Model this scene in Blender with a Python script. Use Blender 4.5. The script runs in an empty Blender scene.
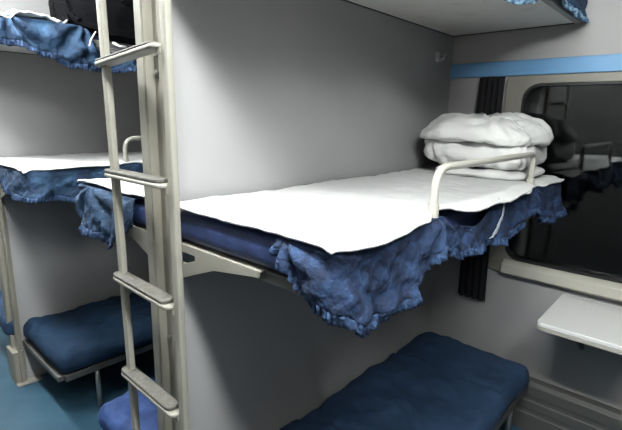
import bpy, bmesh, math, random
from mathutils import Vector, Matrix, noise
random.seed(4)
sc = bpy.context.scene
C = sc.collection
PI = math.pi

# ------------------------------------------------------------------ materials
def mat(name, col, rough=.6, metal=0, spec=.5, var=0, vscale=8, col2=None, bump=0, bscale=40, sheen=0, stretch=None, detail=4, ramp=(.35, .65), subsurf=0):
    m = bpy.data.materials.new(name); m.use_nodes = True
    nt = m.node_tree; b = nt.nodes['Principled BSDF']
    b.inputs['Base Color'].default_value = (*col, 1)
    b.inputs['Roughness'].default_value = rough
    b.inputs['Metallic'].default_value = metal
    b.inputs['Specular IOR Level'].default_value = spec
    if sheen: b.inputs['Sheen Weight'].default_value = sheen
    if col2 or bump:
        tc = nt.nodes.new('ShaderNodeTexCoord'); mp = nt.nodes.new('ShaderNodeMapping')
        nt.links.new(tc.outputs['Object'], mp.inputs['Vector'])
        if stretch: mp.inputs['Scale'].default_value = stretch
    if col2:
        n = nt.nodes.new('ShaderNodeTexNoise'); n.inputs['Scale'].default_value = vscale; n.inputs['Detail'].default_value = detail
        r = nt.nodes.new('ShaderNodeValToRGB')
        r.color_ramp.elements[0].position = ramp[0]; r.color_ramp.elements[1].position = ramp[1]
        r.color_ramp.elements[0].color = (*col, 1); r.color_ramp.elements[1].color = (*col2, 1)
        nt.links.new(mp.outputs['Vector'], n.inputs['Vector'])
        nt.links.new(n.outputs['Fac'], r.inputs['Fac']); nt.links.new(r.outputs['Color'], b.inputs['Base Color'])
    if bump:
        n = nt.nodes.new('ShaderNodeTexNoise'); n.inputs['Scale'].default_value = bscale; n.inputs['Detail'].default_value = 5
        bp = nt.nodes.new('ShaderNodeBump'); bp.inputs['Strength'].default_value = bump; bp.inputs['Distance'].default_value = .01
        nt.links.new(mp.outputs['Vector'], n.inputs['Vector'])
        nt.links.new(n.outputs['Fac'], bp.inputs['Height']); nt.links.new(bp.outputs['Normal'], b.inputs['Normal'])
    return m

M = {}
M['wall'] = mat('grey_laminate', (.375, .372, .378), .55, col2=(.40, .40, .40), vscale=3, bump=.03, bscale=300)
M['wall_aisle'] = mat('dark_low_bounce_wall', (.10, .10, .10), .6, bump=.03, bscale=200)  # unseen walls, darkened to cut bounce light and reflections in the glass
M['wall_window'] = mat('grey_window_wall', (.37, .365, .37), .55, col2=(.41, .405, .40), vscale=3, bump=.03, bscale=300)
M['ceiling'] = mat('pale_ceiling', (.45, .45, .45), .6, bump=.02, bscale=200)
M['panel'] = mat('berth_underside', (.86, .85, .82), .5, col2=(.70, .67, .62), vscale=9, ramp=(.60, .78))
M['cream'] = mat('cream_painted_steel', (.30, .29, .25), .45, col2=(.25, .24, .20), vscale=14, ramp=(.5, .75), bump=.03, bscale=80)
M['cream_worn'] = mat('worn_cream_steel', (.29, .275, .23), .5, col2=(.22, .20, .15), vscale=22, ramp=(.52, .8), stretch=(1, 1, .2), bump=.05, bscale=60)
M['rail'] = mat('cream_enamel_rail', (.50, .485, .43), .3)
M['frame'] = mat('window_frame_cream', (.28, .27, .235), .45, col2=(.24, .23, .20), vscale=10)
M['tread'] = mat('worn_rubber_tread', (.075, .072, .062), .6, col2=(.12, .115, .10), vscale=60, bump=.3, bscale=200)
M['rubber'] = mat('black_rubber', (.012, .012, .013), .5)
M['stripe'] = mat('sky_blue_paint', (.16, .36, .62), .4)
M['floor'] = mat('blue_linoleum', (.030, .080, .125), .38, col2=(.040, .100, .150), vscale=5, bump=.02, bscale=150)
M['sheet'] = mat('white_cotton', (.78, .78, .775), .85, bump=.25, bscale=14, sheen=.1)
M['quilt'] = mat('white_quilt_cotton', (.80, .80, .785), .9, bump=.6, bscale=17, stretch=(1.2, 1.2, .6))
M['cover'] = mat('blue_crinkled_cotton', (.0035, .012, .040), .85, col2=(.017, .045, .118), vscale=26, ramp=(.38, .68), bump=.9, bscale=60, detail=8)
M['cover_far'] = mat('faded_blue_cotton', (.007, .024, .060), .85, col2=(.026, .072, .145), vscale=16, ramp=(.38, .68), bump=.8, bscale=50, detail=8)
M['frill'] = mat('blue_frill_cotton', (.006, .020, .060), .85, col2=(.030, .070, .16), vscale=50, ramp=(.4, .65), bump=.6, bscale=90)
M['frill_dark'] = mat('blue_white_frill', (.03, .09, .20), .85, col2=(.30, .48, .62), vscale=45, ramp=(.42, .6), bump=.6, bscale=90)
M['mattress'] = mat('navy_mattress', (.014, .026, .085), .55, col2=(.028, .048, .14), vscale=20, bump=.3, bscale=30)
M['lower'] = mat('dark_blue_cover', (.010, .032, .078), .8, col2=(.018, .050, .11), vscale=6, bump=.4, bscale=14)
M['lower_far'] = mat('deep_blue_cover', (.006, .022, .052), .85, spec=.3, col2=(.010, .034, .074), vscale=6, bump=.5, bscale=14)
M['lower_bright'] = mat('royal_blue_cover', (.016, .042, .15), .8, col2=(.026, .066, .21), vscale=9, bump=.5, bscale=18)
M['curtain'] = mat('black_curtain', (.010, .010, .012), .9, bump=.3, bscale=30)
M['bag'] = mat('black_nylon', (.004, .004, .005), .9, spec=.05, bump=.5, bscale=25, stretch=(.4, 1, 3))
M['table'] = mat('white_laminate', (.84, .84, .83), .3)
M['table_edge'] = mat('table_edge_band', (.42, .41, .37), .4)
M['metal_and_shade'] = mat('grey_metal_and_shade', (.11, .11, .105), .45, metal=.3)  # heater metal; also paints shade onto bunk boards and rails
M['steel_grey'] = mat('grey_painted_edge', (.30, .30, .30), .45)
M['plastic'] = mat('white_plastic', (.75, .75, .74), .35)
M['tape'] = mat('white_woven_tape', (.45, .50, .58), .8)
M['steel'] = mat('bare_steel', (.45, .45, .44), .35, metal=.8)
g = bpy.data.materials.new('window_glass'); g.use_nodes = True
b = g.node_tree.nodes['Principled BSDF']; b.inputs['Base Color'].default_value = (.62, .66, .66, 1)
b.inputs['Roughness'].default_value = .02; b.inputs['Transmission Weight'].default_value = 1; b.inputs['IOR'].default_value = 1.52
M['glass'] = g
g = bpy.data.materials.new('lamp_diffuser'); g.use_nodes = True
b = g.node_tree.nodes['Principled BSDF']; b.inputs['Base Color'].default_value = (.9, .9, .9, 1)
b.inputs['Emission Color'].default_value = (.97, 1, .98, 1); b.inputs['Emission Strength'].default_value = 4
M['diffuser'] = g
b.inputs['Emission Strength'].default_value = 120
g2 = g.copy(); g2.name = 'lamp_diffuser_dimmer'; g2.node_tree.nodes['Principled BSDF'].inputs['Emission Strength'].default_value = 85
M['diffuser_far'] = g2

# ------------------------------------------------------------------ helpers
def obj(name, bm, m, parent=None, smooth=False, solid=0, bevel=0, sub=0, off=-1):
    me = bpy.data.meshes.new(name)
    bmesh.ops.recalc_face_normals(bm, faces=bm.faces)
    bm.to_mesh(me); bm.free()
    o = bpy.data.objects.new(name, me); C.objects.link(o)
    me.materials.append(M[m])
    if smooth:
        for p in me.polygons: p.use_smooth = True
    if solid:
        s = o.modifiers.new('solid', 'SOLIDIFY'); s.thickness = solid; s.offset = off
    if bevel:
        s = o.modifiers.new('bevel', 'BEVEL'); s.width = bevel; s.segments = 2; s.limit_method = 'ANGLE'; s.angle_limit = math.radians(40)
        for p in me.polygons: p.use_smooth = True
        me.set_sharp_from_angle(angle=math.radians(50))
    if sub:
        s = o.modifiers.new('sub', 'SUBSURF'); s.levels = sub; s.render_levels = sub
    if parent is not None: o.parent = parent
    return o

def thing(name, label, cat, loc=(0, 0, 0), group=None):
    o = bpy.data.objects.new(name, None); C.objects.link(o); o.location = loc; o.empty_display_size = .1
    return tag(o, label, cat, group)

def tag(o, label, cat, group=None):
    o['label'] = label; o['category'] = cat
    if group: o['group'] = group
    return o

def struct(name, bm, m, parent=None, **k):
    o = obj(name, bm, m, parent, **k)
    if parent is None: o['kind'] = 'structure'
    return o

def bx(bm, x0, x1, y0, y1, z0, z1):
    v = [bm.verts.new(p) for p in ((x0, y0, z0), (x1, y0, z0), (x1, y1, z0), (x0, y1, z0), (x0, y0, z1), (x1, y0, z1), (x1, y1, z1), (x0, y1, z1))]
    for f in ((0, 3, 2, 1), (4, 5, 6, 7), (0, 1, 5, 4), (1, 2, 6, 5), (2, 3, 7, 6), (3, 0, 4, 7)):
        bm.faces.new([v[i] for i in f])
    return bm

def box(x0, x1, y0, y1, z0, z1): return bx(bmesh.new(), x0, x1, y0, y1, z0, z1)

def prism(bm, pts, axis, a, b):
    """polygon extruded along axis (0=x,1=y,2=z); pts are the other two coordinates"""
    def P(p, t):
        if axis == 0: return (t, p[0], p[1])
        if axis == 1: return (p[0], t, p[1])
        return (p[0], p[1], t)
    A = [bm.verts.new(P(p, a)) for p in pts]; B = [bm.verts.new(P(p, b)) for p in pts]
    n = len(pts)
    bm.faces.new(A); bm.faces.new(B[::-1])
    for i in range(n): bm.faces.new((A[i], B[i], B[(i + 1) % n], A[(i + 1) % n]))
    return bm

def rrect(x0, x1, y0, y1, r, n=6):
    pts = []
    for cx, cy, a in ((x1 - r, y1 - r, 0), (x0 + r, y1 - r, PI / 2), (x0 + r, y0 + r, PI), (x1 - r, y0 + r, 1.5 * PI)):
        for i in range(n + 1):
            t = a + PI / 2 * i / n; pts.append((cx + r * math.cos(t), cy + r * math.sin(t)))
    return pts

def ring(bm, inner, outer, x0, x1):
    """plate in the yz plane between two outlines of equal point count"""
    n = len(inner)
    V = [[bm.verts.new((x, *p)) for p in L] for x in (x0, x1) for L in (inner, outer)]
    for i in range(n):
        j = (i + 1) % n
        bm.faces.new((V[0][i], V[0][j], V[1][j], V[1][i])); bm.faces.new((V[2][i], V[3][i], V[3][j], V[2][j]))
        bm.faces.new((V[0][i], V[2][i], V[2][j], V[0][j])); bm.faces.new((V[1][i], V[1][j], V[3][j], V[3][i]))
    return bm

def tube(bm, pts, r, n=12, caps=True):
    pts = [Vector(p) for p in pts]; rings = []
    up = Vector((.13, .21, .97)).normalized(); prev = None
    for i, p in enumerate(pts):
        t = ((pts[min(i + 1, len(pts) - 1)] - pts[max(i - 1, 0)])).normalized()
        if prev is None:
            a = t.cross(up)
            if a.length < .1: a = t.cross(Vector((1, 0, 0)))
            a.normalize()
        else:
            a = (prev - t * prev.dot(t)).normalized()
        prev = a; b_ = t.cross(a)
        rr = r[i] if isinstance(r, (list, tuple)) else r
        rings.append([bm.verts.new(p + rr * (math.cos(2 * PI * k / n) * a + math.sin(2 * PI * k / n) * b_)) for k in range(n)])
    for A, B in zip(rings, rings[1:]):
        for k in range(n): bm.faces.new((A[k], A[(k + 1) % n], B[(k + 1) % n], B[k]))
    if caps: bm.faces.new(rings[0][::-1]); bm.faces.new(rings[-1])
    return bm

def bend(pts, r, n=6):
    """round the corners of a polyline"""
    pts = [Vector(p) for p in pts]; out = [pts[0]]
    for i in range(1, len(pts) - 1):
        p = pts[i]; a = (pts[i - 1] - p).normalized(); c = (pts[i + 1] - p).normalized()
        A = p + a * r; B = p + c * r
        for k in range(n + 1):
            t = k / n; out.append((1 - t) ** 2 * A + 2 * t * (1 - t) * p + t * t * B)
    out.append(pts[-1]); return out

def grid(bm, f, nu, nv):
    V = [[bm.verts.new(f(i / nu, j / nv)) for j in range(nv + 1)] for i in range(nu + 1)]
    for i in range(nu):
        for j in range(nv): bm.faces.new((V[i][j], V[i + 1][j], V[i + 1][j + 1], V[i][j + 1]))
    return bm

def lerp(tab, x):
    if x <= tab[0][0]: return tab[0][1]
    for (a, b), (c, d) in zip(tab, tab[1:]):
        if x <= c:
            t = (x - a) / (c - a); t = t * t * (3 - 2 * t); return b + (d - b) * t
    return tab[-1][1]

def fr(x, y, z, o=4):
    return noise.fractal(Vector((x, y, z)), .9, 2.1, o)

def soft_box(x0, x1, y0, y1, z0, z1, seed=0, r=.03, amp=.004, fs=6, nx=34, ny=14, nz=5, top=None):
    """rounded, slightly lumpy cushion box"""
    bm = bmesh.new()
    c = Vector(((x0 + x1) / 2, (y0 + y1) / 2, (z0 + z1) / 2)); h = Vector(((x1 - x0) / 2, (y1 - y0) / 2, (z1 - z0) / 2))
    cache = {}
    def P(i, j, k):
        key = (i, j, k)
        if key in cache: return cache[key]
        p = Vector(((2 * i / nx - 1) * h.x, (2 * j / ny - 1) * h.y, (2 * k / nz - 1) * h.z))
        q = Vector([max(-h[a] + r, min(h[a] - r, p[a])) if h[a] > r else 0 for a in range(3)])
        d = p - q
        if d.length > 1e-9:
            p = q + d.normalized() * r * min(1, max(abs(d.x), abs(d.y), abs(d.z)) / r)
        w = c + p
        nrm = d.normalized() if d.length > 1e-6 else Vector((0, 0, 1 if k == nz else 0))
        w += nrm * amp * fr(w.x * fs + seed, w.y * fs, w.z * fs) * (0 if k == 0 else 1)
        if top and k > 0: w.z += top(w.x, w.y) * (k / nz)
        cache[key] = bm.verts.new(w); return cache[key]
    for i in range(nx):
        for j in range(ny):
            for k in (0, nz): bm.faces.new((P(i, j, k), P(i + 1, j, k), P(i + 1, j + 1, k), P(i, j + 1, k)))
    for i in range(nx):
        for k in range(nz):
            for j in (0, ny): bm.faces.new((P(i, j, k), P(i + 1, j, k), P(i + 1, j, k + 1), P(i, j, k + 1)))
    for j in range(ny):
        for k in range(nz):
            for i in (0, nx): bm.faces.new((P(i, j, k), P(i, j + 1, k), P(i, j + 1, k + 1), P(i, j, k + 1)))
    return bm

# ------------------------------------------------------------------ key sizes
L = 1.70                    # window wall
PITCH = 1.78
PT = .03                    # partition thickness
ZC = 2.80

# ------------------------------------------------------------------ the setting
struct('floor', box(-1.0, L, -1.78, 5.40, -.05, 0), 'floor')
for nm, y in (('wall_middle', 0), ('wall_far', PITCH), ('wall_farther', 2 * PITCH), ('wall_rear', -PITCH)):
    struct(nm, box(0, L, y, y + PT, 0, ZC), 'wall' if nm != 'wall_rear' else 'wall_aisle')  # unseen rear partition takes the darkened finish to cut bounce light
struct('wall_end', box(-1.0, L, 5.40, 5.44, 0, ZC), 'wall')
struct('wall_entry', box(-1.0, 0, -PITCH - .02, -PITCH, 0, ZC), 'wall_aisle')
struct('wall_aisle', box(-1.04, -1.0, -1.80, 5.44, 0, ZC), 'wall_aisle')
struct('ceiling', box(0, L, -1.78, 5.4, ZC, ZC + .03), 'ceiling')
bm = box(-1.0, -.02, -1.78, 5.4, 2.47, 2.50); bx(bm, -.02, 0.0, -1.78, 5.4, 2.47, ZC)
struct('ceiling_aisle', bm, 'ceiling')

# window wall with one window opening per bay
GY0, GY1, GZ0, GZ1 = -1.42, -.39, .900, 1.785
def window(bay):
    dy = bay * PITCH
    t = struct('window_%d' % (bay + 1), ring(bmesh.new(), rrect(GY0 + dy, GY1 + dy, GZ0, GZ1, .075), rrect(GY0 - .085 + dy, GY1 + .083 + dy, GZ0 - .075, GZ1 + .038, .03), L - .018, L + .035), 'frame', bevel=.004)
    gk = obj('gasket', ring(bmesh.new(), rrect(GY0 + .012 + dy, GY1 - .012 + dy, GZ0 + .012, GZ1 - .012, .066), rrect(GY0 + .001 + dy, GY1 - .001 + dy, GZ0 + .001, GZ1 - .001, .074), L - .022, L + .05), 'rubber', t)
    for x in (L + .012, L + .040):
        bm = prism(bmesh.new(), rrect(GY0 + .008 + dy, GY1 - .008 + dy, GZ0 + .008, GZ1 - .008, .068), 0, x, x + .005)
        obj('pane', bm, 'glass', t)
    return t
w1 = window(0); w2 = window(1)
sl = bmesh.new()
bm = bmesh.new()
for bay in (-1, 0, 1, 2, 3):
    dy = bay * PITCH
    ya, yb = -PITCH + PT / 2 + dy, PT / 2 + dy
    ya = max(ya, -PITCH); yb = min(yb, 5.4)
    if bay == -1: continue
    if bay in (0, 1):
        ring(bm, rrect(GY0 - .06 + dy, GY1 + .06 + dy, GZ0 - .055, GZ1 + .025, .05), rrect(ya, yb, 0, ZC, .0001), L, L + .06)
    else:
        bx(bm, L, L + .06, ya, yb, 0, ZC)
struct('wall_window', bm, 'wall_window')
struct('trim_1', box(L - .014, L, -PITCH + PT, 0, 1.826, 1.898), 'stripe', bevel=.003)
M['sill'] = mat('lit_sill_cream', (.52, .505, .44), .4)  # paler than the frame: light caught by the ledge is in the colour
struct('trim_3', prism(bmesh.new(), [(L, .899), (L - .020, .899), (L - .052, .878), (L - .052, .832), (L - .040, .822), (L, .822)], 1, GY0 - .02, GY1 + .0), 'sill', bevel=.003)
struct('trim_2', box(L - .014, L, PT, PITCH, 1.826, 1.898), 'stripe', bevel=.003)
for k, (a, c) in enumerate(((-PITCH + PT, 0), (PT, PITCH))):
    bm = bmesh.new()
    prism(bm, [(L, 0), (L - .055, 0), (L - .055, .10), (L - .048, .105), (L - .048, .13), (L - .055, .135), (L - .055, .175), (L - .048, .18), (L - .048, .205), (L - .055, .21), (L - .055, .262), (L - .045, .285), (L, .285)], 1, a, c)
    struct('baseboard_window' if k == 0 else 'baseboard_window_far', bm, 'metal_and_shade')
# night outside: a plain black panel well beyond the glass
struct('wall_outside', box(4.2, 4.3, -4, 6, -1.5, 4), 'rubber')

# ------------------------------------------------------------------ posts at the partition ends
def post(y, label):
    t = thing('partition_post', label, 'post', (-.02, y + .03, 0), 'posts at the partition ends')
    def pr(name, bm, m, **k):
        bmesh.ops.translate(bm, verts=bm.verts, vec=(.02, -y - .03, 0)); return obj(name, bm, m, t, **k)
    # folded steel channel: proud flange on the far side, recessed web, proud flange on the near side
    prof = [(-.0, y - .004), (-.022, y - .004), (-.022, y - .038), (-.034, y - .040), (-.034, y + .002), (-.020, y + .008), (-.020, y + .048), (-.045, y + .052), (-.045, y + .094), (-.0, y + .094)]
    bm = prism(bmesh.new(), prof, 2, 0.012, 2.47)
    pr('channel', bm, 'cream_worn', bevel=.002)
    pr('flange_strip', box(-.049, -.0455, y + .055, y + .091, .3, 2.46), 'cream', bevel=.001)
    pr('foot_plate', prism(bmesh.new(), [(-.062, y - .065), (.068, y - .065), (.068, y - .002), (-.0005, y - .002), (-.0005, y + .10), (-.062, y + .10)], 2, 0, .012), 'cream', bevel=.003)
    bm = bmesh.new(); prism(bm, rrect(-.062, -.001, y - .028, y + .105, .01), 2, .012, .21)
    pr('foot_socket', bm, 'cream_worn', bevel=.003)
    bm = bmesh.new()
    bx(bm, -.026, -.0205, y + .014, y + .040, 1.70, 1.78)
    pr('keyhole_plate', bm, 'tread', bevel=.002)
    for z in (1.715, 1.762, .93):
        bm = bmesh.new(); tube(bm, [(-.0305, y + .027, z), (-.0205, y + .027, z)], .006, 10)
        pr('screw', bm, 'steel', smooth=False)
    return t
post(0, 'worn cream steel post behind the ladder, with screws down its recessed face')
post(PITCH, 'thin cream steel post with floor plate at the end of the far partition')
post(2 * PITCH, 'cream steel post two partitions away down the aisle')

# ------------------------------------------------------------------ ladder
lad = thing('bunk_ladder', 'cream metal bunk ladder with worn rubber treads in front of the partition post', 'ladder', (-.1, .012, 0))
def lp(name, bm, m, parent=lad, **k):
    bmesh.ops.translate(bm, verts=bm.verts, vec=(.1, -.012, 0)); return obj(name, bm, m, parent, **k)
for y, lean in ((-.156, .004), (.170, .034)):
    pr = rrect(-.110, -.091, y - .0135, y + .0135, .005, 4)
    bm = prism(bmesh.new(), pr, 2, .006, 2.465)
    bmesh.ops.subdivide_edges(bm, edges=[e for e in bm.edges if abs(e.verts[0].co.z - e.verts[1].co.z) > .1], cuts=24)
    for v in bm.verts: v.co.y -= lean * (1 - (v.co.z - .5) / 1.45) if v.co.z > .5 else lean * (1 + (.5 - v.co.z) / 1.45)
    st = lp('stile', bm, 'cream', smooth=True)
    st.data.set_sharp_from_angle(angle=math.radians(35))
    bm = box(-.127, -.077, y - lean * 1.34 - .032, y - lean * 1.34 + .032, 0, .006); lp('floor_flange', bm, 'steel', st) 
    
for k in range(8):
    z = .80 + .32 * (k - 2)
    bm = bmesh.new(); n0 = []
    tl = .075 if k == 5 else -.02 if k < 4 else 0
    def tilt(bm):
        for v in bm.verts: v.co.z -= tl * (v.co.y - .02); v.co.y -= .018 * (1.76 - z) * (1 if v.co.y > .05 else .1)
        return bm
    # cream bar: shallow channel with rounded ends
    prism(bm, rrect(-.128, -.084, -.140, .188, .018, 6), 2, z - .018, z - .006)
    r_ = lp('rung', tilt(bm), 'cream', bevel=.004)
    bm = bmesh.new(); prism(bm, rrect(-.127, -.085, -.120, .186, .017, 6), 2, z - .0058, z + (.005 if k < 5 else .0))
    lp('tread', tilt(bm), 'tread', r_, bevel=.003)
    # small welding lug joining the bar to the near stile
    bm = box(-.112, -.094, -.143, -.128, z - .030, z - .017); lp('lug', tilt(bm), 'cream_worn', r_)
for st in lad.children:
    for c in st.children: c.location = (0, 0, 0)

# ------------------------------------------------------------------ berths
def bracket(bm, y0, s, z, x0=-.043, x1=-.002, ln=.38):
    """tapering steel arm at the aisle end, y0 = partition face, s = direction it sticks out"""
    P = [(.0, z), (ln, z), (ln, z - .018), (.20, z - .045), (.115, z - .078), (.02, z - .115), (0, z - .118)]
    hole = [(.047, z - .030), (.047, z - .050), (.062, z - .050), (.085, z - .036), (.112, z - .034), (.112, z - .026)]
    # split the plate in strips around the hole
    def poly(pts): prism(bm, [(y0 + s * (a + .001), b) for a, b in pts], 0, x0 + .022, x0 + .028)
    poly([(0, z), (.045, z), (.045, z - .118 + .012), (.02, z - .115), (0, z - .118)])
    poly([(.045, z), (.115, z), (.115, z - .024), (.045, z - .024)])
    poly([(.045, z - .054), (.070, z - .054), (.115, z - .038), (.115, z - .078), (.045, z - .106)])
    poly([(.115, z), (ln, z), (ln, z - .018), (.20, z - .045), (.115, z - .078)])
    bx(bm, x0 + .028, x0 + .060, min(y0 + s * .002, y0 + s * ln), max(y0 + s * .002, y0 + s * ln), z - .008, z - .002)
    return bm

def berth(y0, s, z, label, kind, xw=1.685, rail=True):
    """z is the underside of the board"""
    t = thing('berth', label, 'bunk', (0, y0, z))
    def pr(name, bm, m, parent=None, **k):
        bmesh.ops.translate(bm, verts=bm.verts, vec=(0, -y0, -z)); return obj(name, bm, m, parent or t, **k)
    Y = lambda a, b: (min(y0 + s * a, y0 + s * b), max(y0 + s * a, y0 + s * b))
    ya, yb = Y(.006, .575)
    pr('board', box(.0, xw - .012, ya, yb, z, z + .030), 'panel' if kind == 'upper' else 'metal_and_shade', bevel=.003)  # middle and lower boards: shade under the mattress put into a dark colour
    bm = bmesh.new()
    ya, yb = Y(.575, .598); bx(bm, .03, xw, ya, yb, z - .002, z + .034)
    pr('front_rail', bm, 'steel_grey' if kind == 'upper' else 'metal_and_shade', bevel=.003)  # below the top bunk the rail is coloured dark to imitate shade
    if kind != 'lower':
        bm = bmesh.new()
        ya, yb = Y(.001, .006); bx(bm, .0, xw - .012, ya, yb, z - .003, z + .02)
        ya, yb = Y(.001, .575); bx(bm, xw - .012, xw - .001, ya, yb, z - .003, z + .02)
        pr('rubber_seal', bm, 'rubber')
        pr('bracket', bracket(bmesh.new(), y0, s, z + .034), 'cream', bevel=.0015)
    if kind == 'middle' and rail:
        yy = y0 + s * .589
        zt = z + .265
        pts = bend([(.43, yy, z + .035), (.43, yy, zt), (.9, yy, zt)], .062, 8)[:-1] + bend([(.9, yy, zt), (1.275, yy, zt), (1.275, yy, z + .035)], .03, 8)
        g_ = pr('guard_rail', tube(bmesh.new(), pts, .0112, 14), 'rail', smooth=True)
        for x in (.43, 1.275):
            bm = tube(bmesh.new(), [(x, yy, z + .034), (x, yy, z + .168)], .0150, 14); q = pr('rail_socket', bm, 'rail', g_, smooth=False)
    if kind == 'lower':
        for x in (.20, .85, 1.50):
            a = y0 + s * .565
            pts = bend([(x, a, z + .002), (x, a, .012), (x, a - s * .02, .010)], .01, 3)
            pr('leg', tube(bmesh.new(), [(x, a, z + .002), (x, a, .0)], .013, 10), 'steel', smooth=True)
    return t

ZB = 1.212    # middle berth board underside
ZL = .235     # lower
berth(0, -1, ZB, 'cream framed middle bunk with a guard rail, right of the ladder', 'middle')
berth(0, -1, 2.040, 'top bunk over the white pillows, showing its off-white underside', 'upper')
berth(0, -1, ZL, 'lowest bunk under the window table, mostly in dark shadow', 'lower', 1.63)
berth(PT, 1, ZB, 'middle bunk glimpsed through the ladder on the back of the partition', 'middle')
berth(PT, 1, 2.040, 'top bunk hidden high behind the ladder post', 'upper')
berth(PT, 1, ZL, 'lowest bunk whose blue end shows behind the bottom ladder rung', 'lower', 1.63)
berth(PITCH, -1, ZB, 'middle bunk at left against the far partition, under a white sheet', 'middle')
berth(PITCH, -1, 1.918, 'top bunk at upper left against the far partition, grey edge showing', 'upper')
berth(PITCH, -1, ZL, 'lowest bunk at lower left on thin steel legs against the far partition', 'lower', 1.63)
berth(PITCH + PT, 1, ZB, 'middle bunk behind the far partition, only its end at the left picture edge', 'middle')
berth(PITCH + PT, 1, ZL, 'lowest bunk behind the far partition post, a sliver at the left picture edge', 'lower', 1.63)

# ------------------------------------------------------------------ mattresses
def mattress(y0, s, z, h, label, m, x0=-.03, x1=1.665, seed=0, top=None, amp=.004, r=.034, wd=.60, fs=6, nxy=(60, 22)):
    a, c = sorted((y0 + s * .008, y0 + s * wd))
    bm = soft_box(x0, x1, a, c, z, z + h, seed, r, amp, fs, nxy[0], nxy[1], 8, top)
    o = obj('mattress', bm, m, smooth=True); return tag(o, label, 'mattress')
def lump(x, y):
    f = .010 * fr(x * 2.3, y * 3.1, 3)
    for k, (ca, c0) in enumerate(((.5, .35), (1.9, -.1), (1.1, .75), (2.6, -.9), (.2, 1.15), (1.4, .15), (2.2, -.45))):
        d = x * math.cos(ca) + y * math.sin(ca) - c0 + .09 * fr(x * 3, y * 3, k * 3.1)
        f += (.015 * math.exp(-(d / .022) ** 2) - .012 * math.exp(-((d - .03) / .018) ** 2)) * max(0, .5 + fr(x * 2, y * 2, k + 9.3))
    return f + .004 * fr(x * 11, y * 14, 7)
mattress(0, -1, ZB + .036, .090, 'navy mattress under the large white sheet, its rolled end beside the ladder', 'mattress', x0=-.020, x1=1.68, wd=.575)
mattress(0, -1, 2.076, .08, 'mattress on the top bunk above the pillows, hidden behind blue frills', 'mattress')
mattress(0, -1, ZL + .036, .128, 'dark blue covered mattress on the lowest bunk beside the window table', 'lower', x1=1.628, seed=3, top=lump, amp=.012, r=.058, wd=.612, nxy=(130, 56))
mattress(PT, 1, ZB + .036, .090, 'navy mattress end seen between the ladder stiles', 'mattress', x0=-.020, seed=5, wd=.575)
mattress(PT, 1, 2.076, .08, 'mattress on the top bunk behind the ladder post', 'mattress', seed=15)
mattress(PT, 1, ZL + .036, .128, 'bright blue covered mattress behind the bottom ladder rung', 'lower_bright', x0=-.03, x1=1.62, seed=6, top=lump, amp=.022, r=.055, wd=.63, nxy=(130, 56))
mattress(PITCH, -1, ZB + .036, .09, 'mattress under the white sheet at the left, against the far partition', 'mattress', x0=-.040, seed=7, wd=.575)
mattress(PITCH, -1, 1.954, .042, 'mattress on the top left bunk beneath rumpled blue cloth', 'mattress', x0=-.10, seed=8)
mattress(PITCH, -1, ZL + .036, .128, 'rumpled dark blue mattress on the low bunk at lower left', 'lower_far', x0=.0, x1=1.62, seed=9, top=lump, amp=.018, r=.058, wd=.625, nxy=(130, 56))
mattress(PITCH + PT, 1, ZL + .036, .128, 'dark blue mattress sliver behind the far partition post', 'lower', x0=-.06, x1=1.62, seed=10, amp=.01, r=.045)
mattress(PITCH + PT, 1, ZB + .036, .09, 'mattress of the middle bunk behind the far partition', 'mattress', x0=-.04, seed=11, wd=.575)

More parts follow.
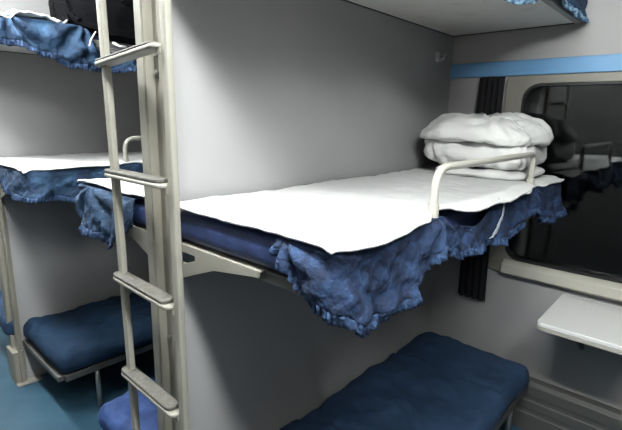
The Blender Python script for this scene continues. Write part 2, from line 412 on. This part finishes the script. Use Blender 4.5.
# ------------------------------------------------------------------ blue bedspreads with frills
def spread(label, y0, s, ztop, start, hem, t0=None, x_end=1.66, xe=-.045, wd=.605, seed=0, m='cover', mf='frill', frill=.026, amp=.014, group=None, inner=.10, tape=None, xs=None, ns=420, pins=()):
    """cloth that lies on the mattress rim and hangs over it. start: distance from the partition where it begins on the aisle end;
    hem(u): hem height, u = x along the front, negative u = round the aisle end; t0(u): where the top edge is (negative = on the mattress)"""
    end_len = max(0, wd - start); rc = .035
    tot = end_len + (x_end - xe)
    s_begin = 0 if xs is None else end_len + (xs - xe)
    def path(a):
        """a: 0.. tot -> point, normal, u"""
        if a < end_len - rc:
            return Vector((xe, y0 + s * (start + a), 0)), Vector((-1, 0, 0)), xe - (end_len - a)
        if a < end_len + rc:
            k = (a - (end_len - rc)) / (2 * rc); th = k * PI / 2
            c = Vector((xe + rc, y0 + s * (wd - rc), 0)); n = Vector((-math.cos(th), s * math.sin(th), 0))
            return c + n * rc, n, xe - (end_len - a) if k < .5 else xe + (a - end_len)
        return Vector((xe + (a - end_len), y0 + s * wd, 0)), Vector((0, s, 0)), xe + (a - end_len)
    R = .022
    def surf(a, v, f0=0, f1=1, ruff=0, lift=0):
        p, n, u = path(a)
        d = ztop - hem(u)
        tt0 = -inner if t0 is None else t0(u)
        t1 = d + R * (PI / 2 - 1)
        t = tt0 + (t1 - tt0) * v if not ruff else t1 + frill * v
        q = Vector((p.x, p.y, 0))
        if t < 0:
            return q + n * (t - R + .006) + Vector((0, 0, ztop + .004 + lift + .002 * fr(a * 9, t * 9, seed)))
        if t < R * PI / 2:
            th = t / R; off = -R + R * math.sin(th) + .006; z = ztop + .004 - R * (1 - math.cos(th))
        else:
            off = .006; z = ztop + .004 - R - (t - R * PI / 2)
        hang = max(0, min(1, (t - .01) / .16))
        w = amp * hang * (1.1 * math.sin(a * 30 + seed * 1.7 + 3 * fr(a * 3, 0, seed)) + 1.7 * fr(a * 8 + t * 10, t * 5 - a * 2, seed + 2.2) + .5 * fr(a * 25 - t * 22, t * 16, seed + 8))
        w += hang * amp * .55 * math.sin(t * 95 + 2.5 * fr(a * 4, t * 3, seed + 6) + 5 * math.sin(a * 4 + seed)) * max(0, fr(a * 3.5, t * 6, seed + 11) + .45)
        for pu in pins:
            du = a - (end_len - xe + pu); rr = math.hypot(du, max(t, 0)) + .001; ph = math.atan2(max(t, 0), du)
            w += amp * 1.25 * min(1, rr / .05) * math.exp(-(rr / .26) ** 2) * (abs(math.sin(ph * 4.3 + pu * 9 + 1.3 * fr(a * 4, t * 4, seed + pu))) * 2 - 1)
        w += .004 * hang * fr(a * 70, t * 40, seed + 4)
        off += amp * hang * 1.3 + w
        if ruff:
            off += (.0035 * math.sin(a * 2 * PI / .0125 + 2.2 * fr(a * 20, 1, seed)) + .004 * fr(a * 60, 2, seed)) * (.35 + v)
            z += .0015 * math.sin(a * 2 * PI / .033 + seed) * v
        off = max(off, .004)
        return q + n * (off + lift) + Vector((0, 0, z))
    def A(i): return s_begin + (tot - s_begin) * i
    bm = grid(bmesh.new(), lambda i, j: surf(A(i), j), ns, 34)
    o = obj('bedspread', bm, m, smooth=True, solid=.0018, off=0); tag(o, label, 'bedspread', group)
    if frill:
        bm = grid(bmesh.new(), lambda i, j: surf(A(i), j, ruff=1), ns * 3, 3)
        obj('frill', bm, mf, o, smooth=True, solid=.0014, off=0)
    if tape:
        for (ua, ub, wdt) in tape:
            bm = grid(bmesh.new(), lambda i, j: surf(end_len - xe + ua + (ub - ua) * j + (i - .5) * wdt, .04 + .94 * j, lift=.0035), 4, 24)
            tp = obj('woven_tape', bm, 'tape', o, smooth=True, solid=.001, off=0); tp['label'] = 'pale tape sewn across the blue cloth'
    return o

hemA = [(-.3, 1.33), (-.178, 1.325), (-.14, 1.300), (-.10, 1.255), (-.06, 1.225), (.0, 1.198), (.06, 1.160), (.14, 1.157), (.25, 1.172), (.34, 1.215), (.40, 1.247), (.445, 1.283), (.48, 1.25), (.56, 1.222), (.75, 1.215), (.92, 1.208), (1.08, 1.232), (1.22, 1.268), (1.28, 1.262), (1.36, 1.205), (1.5, 1.185), (1.7, 1.215)]
t0A = [(.36, -.10), (.44, -.005), (.52, .050), (.66, .068), (.80, .040), (.92, -.02), (1.0, -.10)]
spread('crinkled blue frilled bedspread hanging below the large white sheet, in front of the shadow', 0, -1, ZB + .126, .45, lambda u: lerp(hemA, u),
       lambda u: lerp(t0A, u), x_end=1.665, xe=-.024, wd=.603, seed=1, tape=[(.94, .80, .030)], pins=(-.15, .445, 1.25))
hemU = [(-.3, 2.0), (.0, 2.02), (.56, 2.03), (.63, 1.985), (.78, 1.968), (.88, 1.985), (.97, 2.06), (1.22, 2.075), (1.34, 2.065), (1.5, 2.05), (1.7, 2.055)]
spread('blue and white frilled bedspread edge hanging from the top bunk at upper right', 0, -1, 2.156, .10, lambda u: lerp(hemU, u), seed=2, mf='frill_dark', m='cover_far', x_end=1.67, xe=-.035)
hemB = [(-.5, 1.31), (-.42, 1.24), (-.36, 1.185), (-.2, 1.19), (-.05, 1.21), (.1, 1.19), (.4, 1.25), (.5, 1.2), (.8, 1.17), (1.3, 1.25), (1.7, 1.2)]
spread('blue frilled bedspread corner hanging behind the ladder at middle height', PT, 1, ZB + .126, .16, lambda u: lerp(hemB, u), seed=3, wd=.61, xe=-.028, m='cover_far', amp=.013, pins=(-.16,))
hemC = [(-.5, 1.31), (-.4, 1.27), (-.2, 1.22), (-.06, 1.215), (.05, 1.215), (.15, 1.195), (.4, 1.20), (.47, 1.235), (.8, 1.19), (1.3, 1.24), (1.7, 1.2)]
spread('blue bedspread hanging under the white sheet at the left, against the far partition', PITCH, -1, ZB + .126, .25, lambda u: lerp(hemC, u), seed=4, wd=.605, xe=-.047, m='cover_far')
hemD = [(-.6, 1.97), (-.35, 1.90), (-.2, 1.90), (-.05, 1.895), (.08, 1.865), (.2, 1.825), (.35, 1.82), (.55, 1.845), (.8, 1.83), (1.7, 1.86)]
t0D = [(.22, -.10), (.27, .03), (.31, .115), (.6, .125), (.7, .02), (.8, -.1)]
spread('rumpled blue bedspread draped off the top bunk at upper left', PITCH, -1, 1.998, .12, lambda u: lerp(hemD, u), lambda u: lerp(t0D, u), seed=5, wd=.605, xe=-.105, m='cover_far', mf='frill', amp=.022, pins=(-.06, .26))

# ------------------------------------------------------------------ sheets
def sheet(label, y0, s, z, x0, x1, front, seed=0, amp=.004, group=None, nu=150, nv=60, back=.012, drop=.016, name='bed_sheet', wd=.60):
    def f(i, j):
        x = x0 + (x1 - x0) * i
        a = back + (front(x) - back) * j
        e = 0
        over = max(0, a - (wd - .015)); e -= over * .55 if over else 0
        ox = max(0, (-.030) - x) if x0 < 0 else 0
        zz = z + .004 - min(drop * .8, over * .6) - min(drop, ox * .7)
        zz += amp * abs(1.3 * fr(x * 4 + a * 2, a * 5 - x, seed)) + amp * .8 * fr(x * 14, a * 9, seed + 3) * 1.0
        zz += .0022 * (1 + math.sin(x * 3.1 * PI + 14 * a + seed))
        if over: zz += .003 * math.sin(x * 26 + seed)
        ed = max(0, 1 - min(i, 1 - i) * 40)
        return (x + .010 * fr(a * 5, seed, 1) * (1 if i < .5 else 0), y0 + s * a, zz)
    o = obj(name, grid(bmesh.new(), f, nu, nv), 'sheet', smooth=True, solid=.006, off=1); return tag(o, label, 'sheet', group)
fA = [(-.06, .580), (-.028, .612), (.01, .632), (.06, .640), (.20, .634), (.36, .612), (.43, .588), (.50, .596), (.62, .632), (.78, .645), (.95, .648), (1.1, .640), (1.26, .612), (1.32, .60), (1.40, .622), (1.7, .63)]
sheet('large bright white sheet spread on the middle bunk, running from the ladder to the pillows', 0, -1, ZB + .134, -.034, 1.655, lambda x: lerp(fA, x), seed=1, back=.020)
sheet('white sheet seen through the ladder on the bunk behind the partition', PT, 1, ZB + .134, -.030, 1.65, lambda x: .60 + .01 * math.sin(9 * x), seed=2, back=.02)
sheet('long thin white sheet on the left middle bunk against the far partition', PITCH, -1, ZB + .134, -.058, 1.65, lambda x: .612 + .014 * math.sin(8 * x), seed=3)
fD = [(-.2, .64), (0, .635), (.12, .625), (.2, .57), (.28, .40), (.4, .06), (1.7, .05)]
sheet('crumpled white sheet on the top bunk in the upper left corner', PITCH, -1, 2.006, -.14, 1.60, lambda x: lerp(fD, x), seed=4, amp=.026)

# ------------------------------------------------------------------ bedding stacked by the window
def pad(name, label, c, size, rot, seed, m='quilt', layers=0, amp=.012, tilt=(0, 0), e=(.42, .5), sag=0, group=None, cat='pillow', flatbottom=.5, crease=0, cstr=1):
    """soft folded pad: superellipsoid with creases between its layers"""
    bm = bmesh.new(); nu, nv = 120, 44
    def sg(v, p): return math.copysign(abs(v) ** p, v)
    rng = random.Random(seed); rows = []
    cr = [(rng.uniform(0, PI), rng.uniform(-.16, .16), rng.uniform(.008, .016), rng.uniform(.006, .013)) for _ in range(crease)]
    for j in range(1, nv):
        ph = -PI / 2 + PI * j / nv; row = []
        for i in range(nu):
            th = 2 * PI * i / nu
            x = sg(math.cos(ph), e[1]) * sg(math.cos(th), e[0]); y = sg(math.cos(ph), e[1]) * sg(math.sin(th), e[0]); z = sg(math.sin(ph), .8)
            side = math.cos(ph) ** 2
            k = 1
            if layers:
                k -= .055 * side * sum(math.exp(-((z - (2 * q / layers - 1)) / .13) ** 2) for q in range(1, layers))
            p = Vector((x * size[0] / 2 * k, y * size[1] / 2 * k, z * size[2] / 2))
            if p.z < 0: p.z *= flatbottom * 2 if flatbottom < .5 else 1
            nz = amp * (1.5 * fr(p.x * 4 + seed, p.y * 4, p.z * 5) + .7 * fr(p.x * 13, p.y * 13 + seed, p.z * 16))
            p += Vector((x, y, z * .9)).normalized() * nz
            for ca, c0, cw, cd in cr:
                dd = p.x * math.cos(ca) + p.y * math.sin(ca) - c0 + .04 * fr(p.x * 6, p.y * 6, ca + seed)
                p -= Vector((x * .5, y * .5, z)) * cd * cstr * math.exp(-(dd / cw) ** 2)
            p.z -= sag * (abs(x) ** 3 * .6 + abs(y) ** 3) 
            row.append(p)
        rows.append(row)
    V = [[bm.verts.new(p) for p in r] for r in rows]
    for A, B in zip(V, V[1:]):
        for i in range(nu): bm.faces.new((A[i], A[(i + 1) % nu], B[(i + 1) % nu], B[i]))
    for r, sgn in ((V[0], -1), (V[-1], 1)):
        cc = sum((v.co for v in r), Vector()) / nu; q = bm.verts.new(cc)
        for i in range(nu): bm.faces.new((r[i], r[(i + 1) % nu], q))
    o = obj(name, bm, m, smooth=True)
    o.location = c; o.rotation_euler = (tilt[0], tilt[1], rot)
    return tag(o, label, cat, group)
pad('folded_quilt', 'thin folded white quilt at the bottom of the pile by the window', (1.458, -.352, 1.378), (.42, .43, .058), .02, 11, layers=0, amp=.010, cat='quilt', e=(.4, .5), crease=3)
pad('folded_quilt', 'plump folded white quilt in the middle of the pile, right under the top pillow', (1.452, -.318, 1.474), (.455, .465, .150), .02, 3, layers=0, amp=.018, cat='quilt', e=(.42, .42), sag=.004, crease=9, cstr=1.5)
pad('pillow', 'slouching white pillow on top of the bedding pile by the window', (1.435, -.318, 1.590), (.50, .52, .110), -.05, 8, amp=.018, sag=.055, e=(.6, .6), tilt=(.04, -.05), crease=10, cstr=1.3)

# ------------------------------------------------------------------ black bag on the far top bunk
bag = thing('travel_bag', 'black ribbed travel bag on the top bunk at upper left, behind the ladder', 'bag', (.60, 1.305, 1.950))
bm = bmesh.new()
def bagf(i, j):
    th = 2 * PI * j; u = 2 * i - 1
    k = (1 - abs(u) ** 3.2) ** .42
    rib = 1 + .035 * math.sin(u * 34) * 0 + .03 * math.sin(th * 9)
    cy = math.copysign(abs(math.cos(th)) ** .75, math.cos(th)); cz = math.copysign(abs(math.sin(th)) ** .75, math.sin(th))
    lowf = .0
    return (u * .42, cy * .235 * k * rib + .004 * fr(u * 9, th, 2), cz * .155 * k * rib + .155 + .008 * fr(u * 6, th * 2, 5) - .12 * max(0, -cy - .5) * k)
grid(bm, bagf, 60, 72); bmesh.ops.remove_doubles(bm, verts=bm.verts, dist=.0004)
obj('bag_body', bm, 'bag', bag, smooth=True)
bm = tube(bmesh.new(), [(-.33, -.235, .02), (-.36, -.25, -.02), (-.375, -.262, -.05)], .0035, 8); obj('cord', bm, 'sheet', bag, smooth=True)['label'] = 'short white cord end'
bm = tube(bmesh.new(), [(-.26, -.245, -.02), (-.23, -.258, -.035), (-.20, -.258, -.033)], .006, 8); obj('cord', bm, 'sheet', bag, smooth=True)['label'] = 'short white cord end'
bm = tube(bmesh.new(), bend([(-.2, -.245, .17), (-.15, -.25, .24), (.15, -.25, .24), (.2, -.245, .17)], .03, 5), .010, 8); obj('carry_handle', bm, 'bag', bag, smooth=True)

# ------------------------------------------------------------------ window side: curtain, table, hook
bm = bmesh.new()
def curf(i, j):
    z = 1.822 - (1.822 - .64) * j
    y = -.178 - .125 * i - .035 * j * (i - .3) + .004 * math.sin(9 * j)
    x = L - .034 + .010 * math.sin(i * 4.5 * 2 * PI + .8 * j) + .004 * fr(i * 3, j * 4, 2)
    return (x, y, z)
grid(bm, curf, 60, 40)
tag(obj('curtain', bm, 'curtain', smooth=True, solid=.002, off=0), 'narrow black curtain gathered beside the window, behind the pillows', 'curtain')

tb = thing('folding_table', 'small white wall table with rounded corners under the window', 'table', (L, -.89, .72))
bm = bmesh.new(); prism(bm, rrect(1.238, L - .016, -1.09, -.688, .028, 6), 2, .773, .791)
bmesh.ops.translate(bm, verts=bm.verts, vec=(-L, .89, -.72)); obj('tabletop', bm, 'table', tb, bevel=.003)
bm = bmesh.new(); prism(bm, rrect(1.236, L - .014, -1.092, -.686, .030, 6), 2, .757, .773)
bmesh.ops.translate(bm, verts=bm.verts, vec=(-L, .89, -.72)); obj('edge_band', bm, 'table_edge', tb, bevel=.002)
for y in (-.80, -.98):
    bm = bmesh.new(); prism(bm, [(L, .757), (L, .53), (L - .02, .53), (1.36, .74), (1.36, .757)], 1, y - .006, y + .006)
    bmesh.ops.translate(bm, verts=bm.verts, vec=(-L, .89, -.72)); obj('support_bracket', bm, 'metal_and_shade', tb)

hk = thing('coat_hook', 'small white coat hook on the grey partition above the pillows', 'hook', (1.527, 0, 1.92))
obj('back_plate', prism(bmesh.new(), rrect(-.020, .020, -.024, .024, .008), 1, 0, -.005), 'plastic', hk, bevel=.001)
obj('prong', tube(bmesh.new(), bend([(0, -.005, -.008), (0, -.034, -.014), (0, -.040, .014)], .010, 5), [.006] * 4 + [.005] * 4 + [.006] * 1 if False else .0055, 10), 'plastic', hk, smooth=True)

# ------------------------------------------------------------------ lamps in the aisle ceiling, with unseen fill lamps added
LX = -.38
def lamp(y, label, power):
    t = thing('ceiling_lamp', label, 'lamp', (LX, y, 2.47), 'lamps in the aisle ceiling')
    obj('housing', box(-.11, .11, -.30, .30, -.022, 0), 'plastic', t, bevel=.004)
    obj('diffuser', prism(bmesh.new(), [(-.060, -.0222), (-.058, -.10), (-.040, -.115), (.040, -.115), (.058, -.10), (.060, -.0222)], 1, -.27, .27), 'diffuser' if y < 0 else 'diffuser_far', t)
for y, p in ((-1.50, 75), (-.80, 75), (.52, 60), (2.3, 60), (.98, 60), (2.76, 50), (4.54, 50)):  # second lamp of each far bay is fill, added to brighten the far wall
    lamp(y, 'white ceiling lamp over the aisle, in a row with added fill lamps', p)

# ------------------------------------------------------------------ world: night outside
w = bpy.data.worlds.new('night'); sc.world = w; w.use_nodes = True
w.node_tree.nodes['Background'].inputs[0].default_value = (.010, .012, .016, 1)
w.node_tree.nodes['Background'].inputs[1].default_value = 1

# ------------------------------------------------------------------ camera
cam = bpy.data.cameras.new('camera'); co = bpy.data.objects.new('camera', cam); C.objects.link(co)
yaw, pit, rol, f = .7301, .2130, .0210, 448.77
cam.sensor_fit = 'HORIZONTAL'; cam.sensor_width = 36; cam.lens = 36 * f / 622; cam.clip_start = .02
fw = Vector((math.cos(yaw) * math.cos(pit), math.sin(yaw) * math.cos(pit), -math.sin(pit)))
rt = Vector((math.sin(yaw), -math.cos(yaw), 0)); up = rt.cross(fw)
r2 = math.cos(rol) * rt + math.sin(rol) * up; u2 = -math.sin(rol) * rt + math.cos(rol) * up
m3 = Matrix((r2, u2, -fw)).transposed()
co.matrix_world = Matrix.Translation((-.6908, -1.1435, 1.6021)) @ m3.to_4x4()
sc.camera = co

sc.view_settings.view_transform = 'Standard'; sc.view_settings.look = 'None'
sc.view_settings.gamma = 1; sc.view_settings.use_curve_mapping = False
sc.view_settings.exposure = 0
sc.cycles.max_bounces = 8; sc.cycles.diffuse_bounces = 1; sc.cycles.transmission_bounces = 8
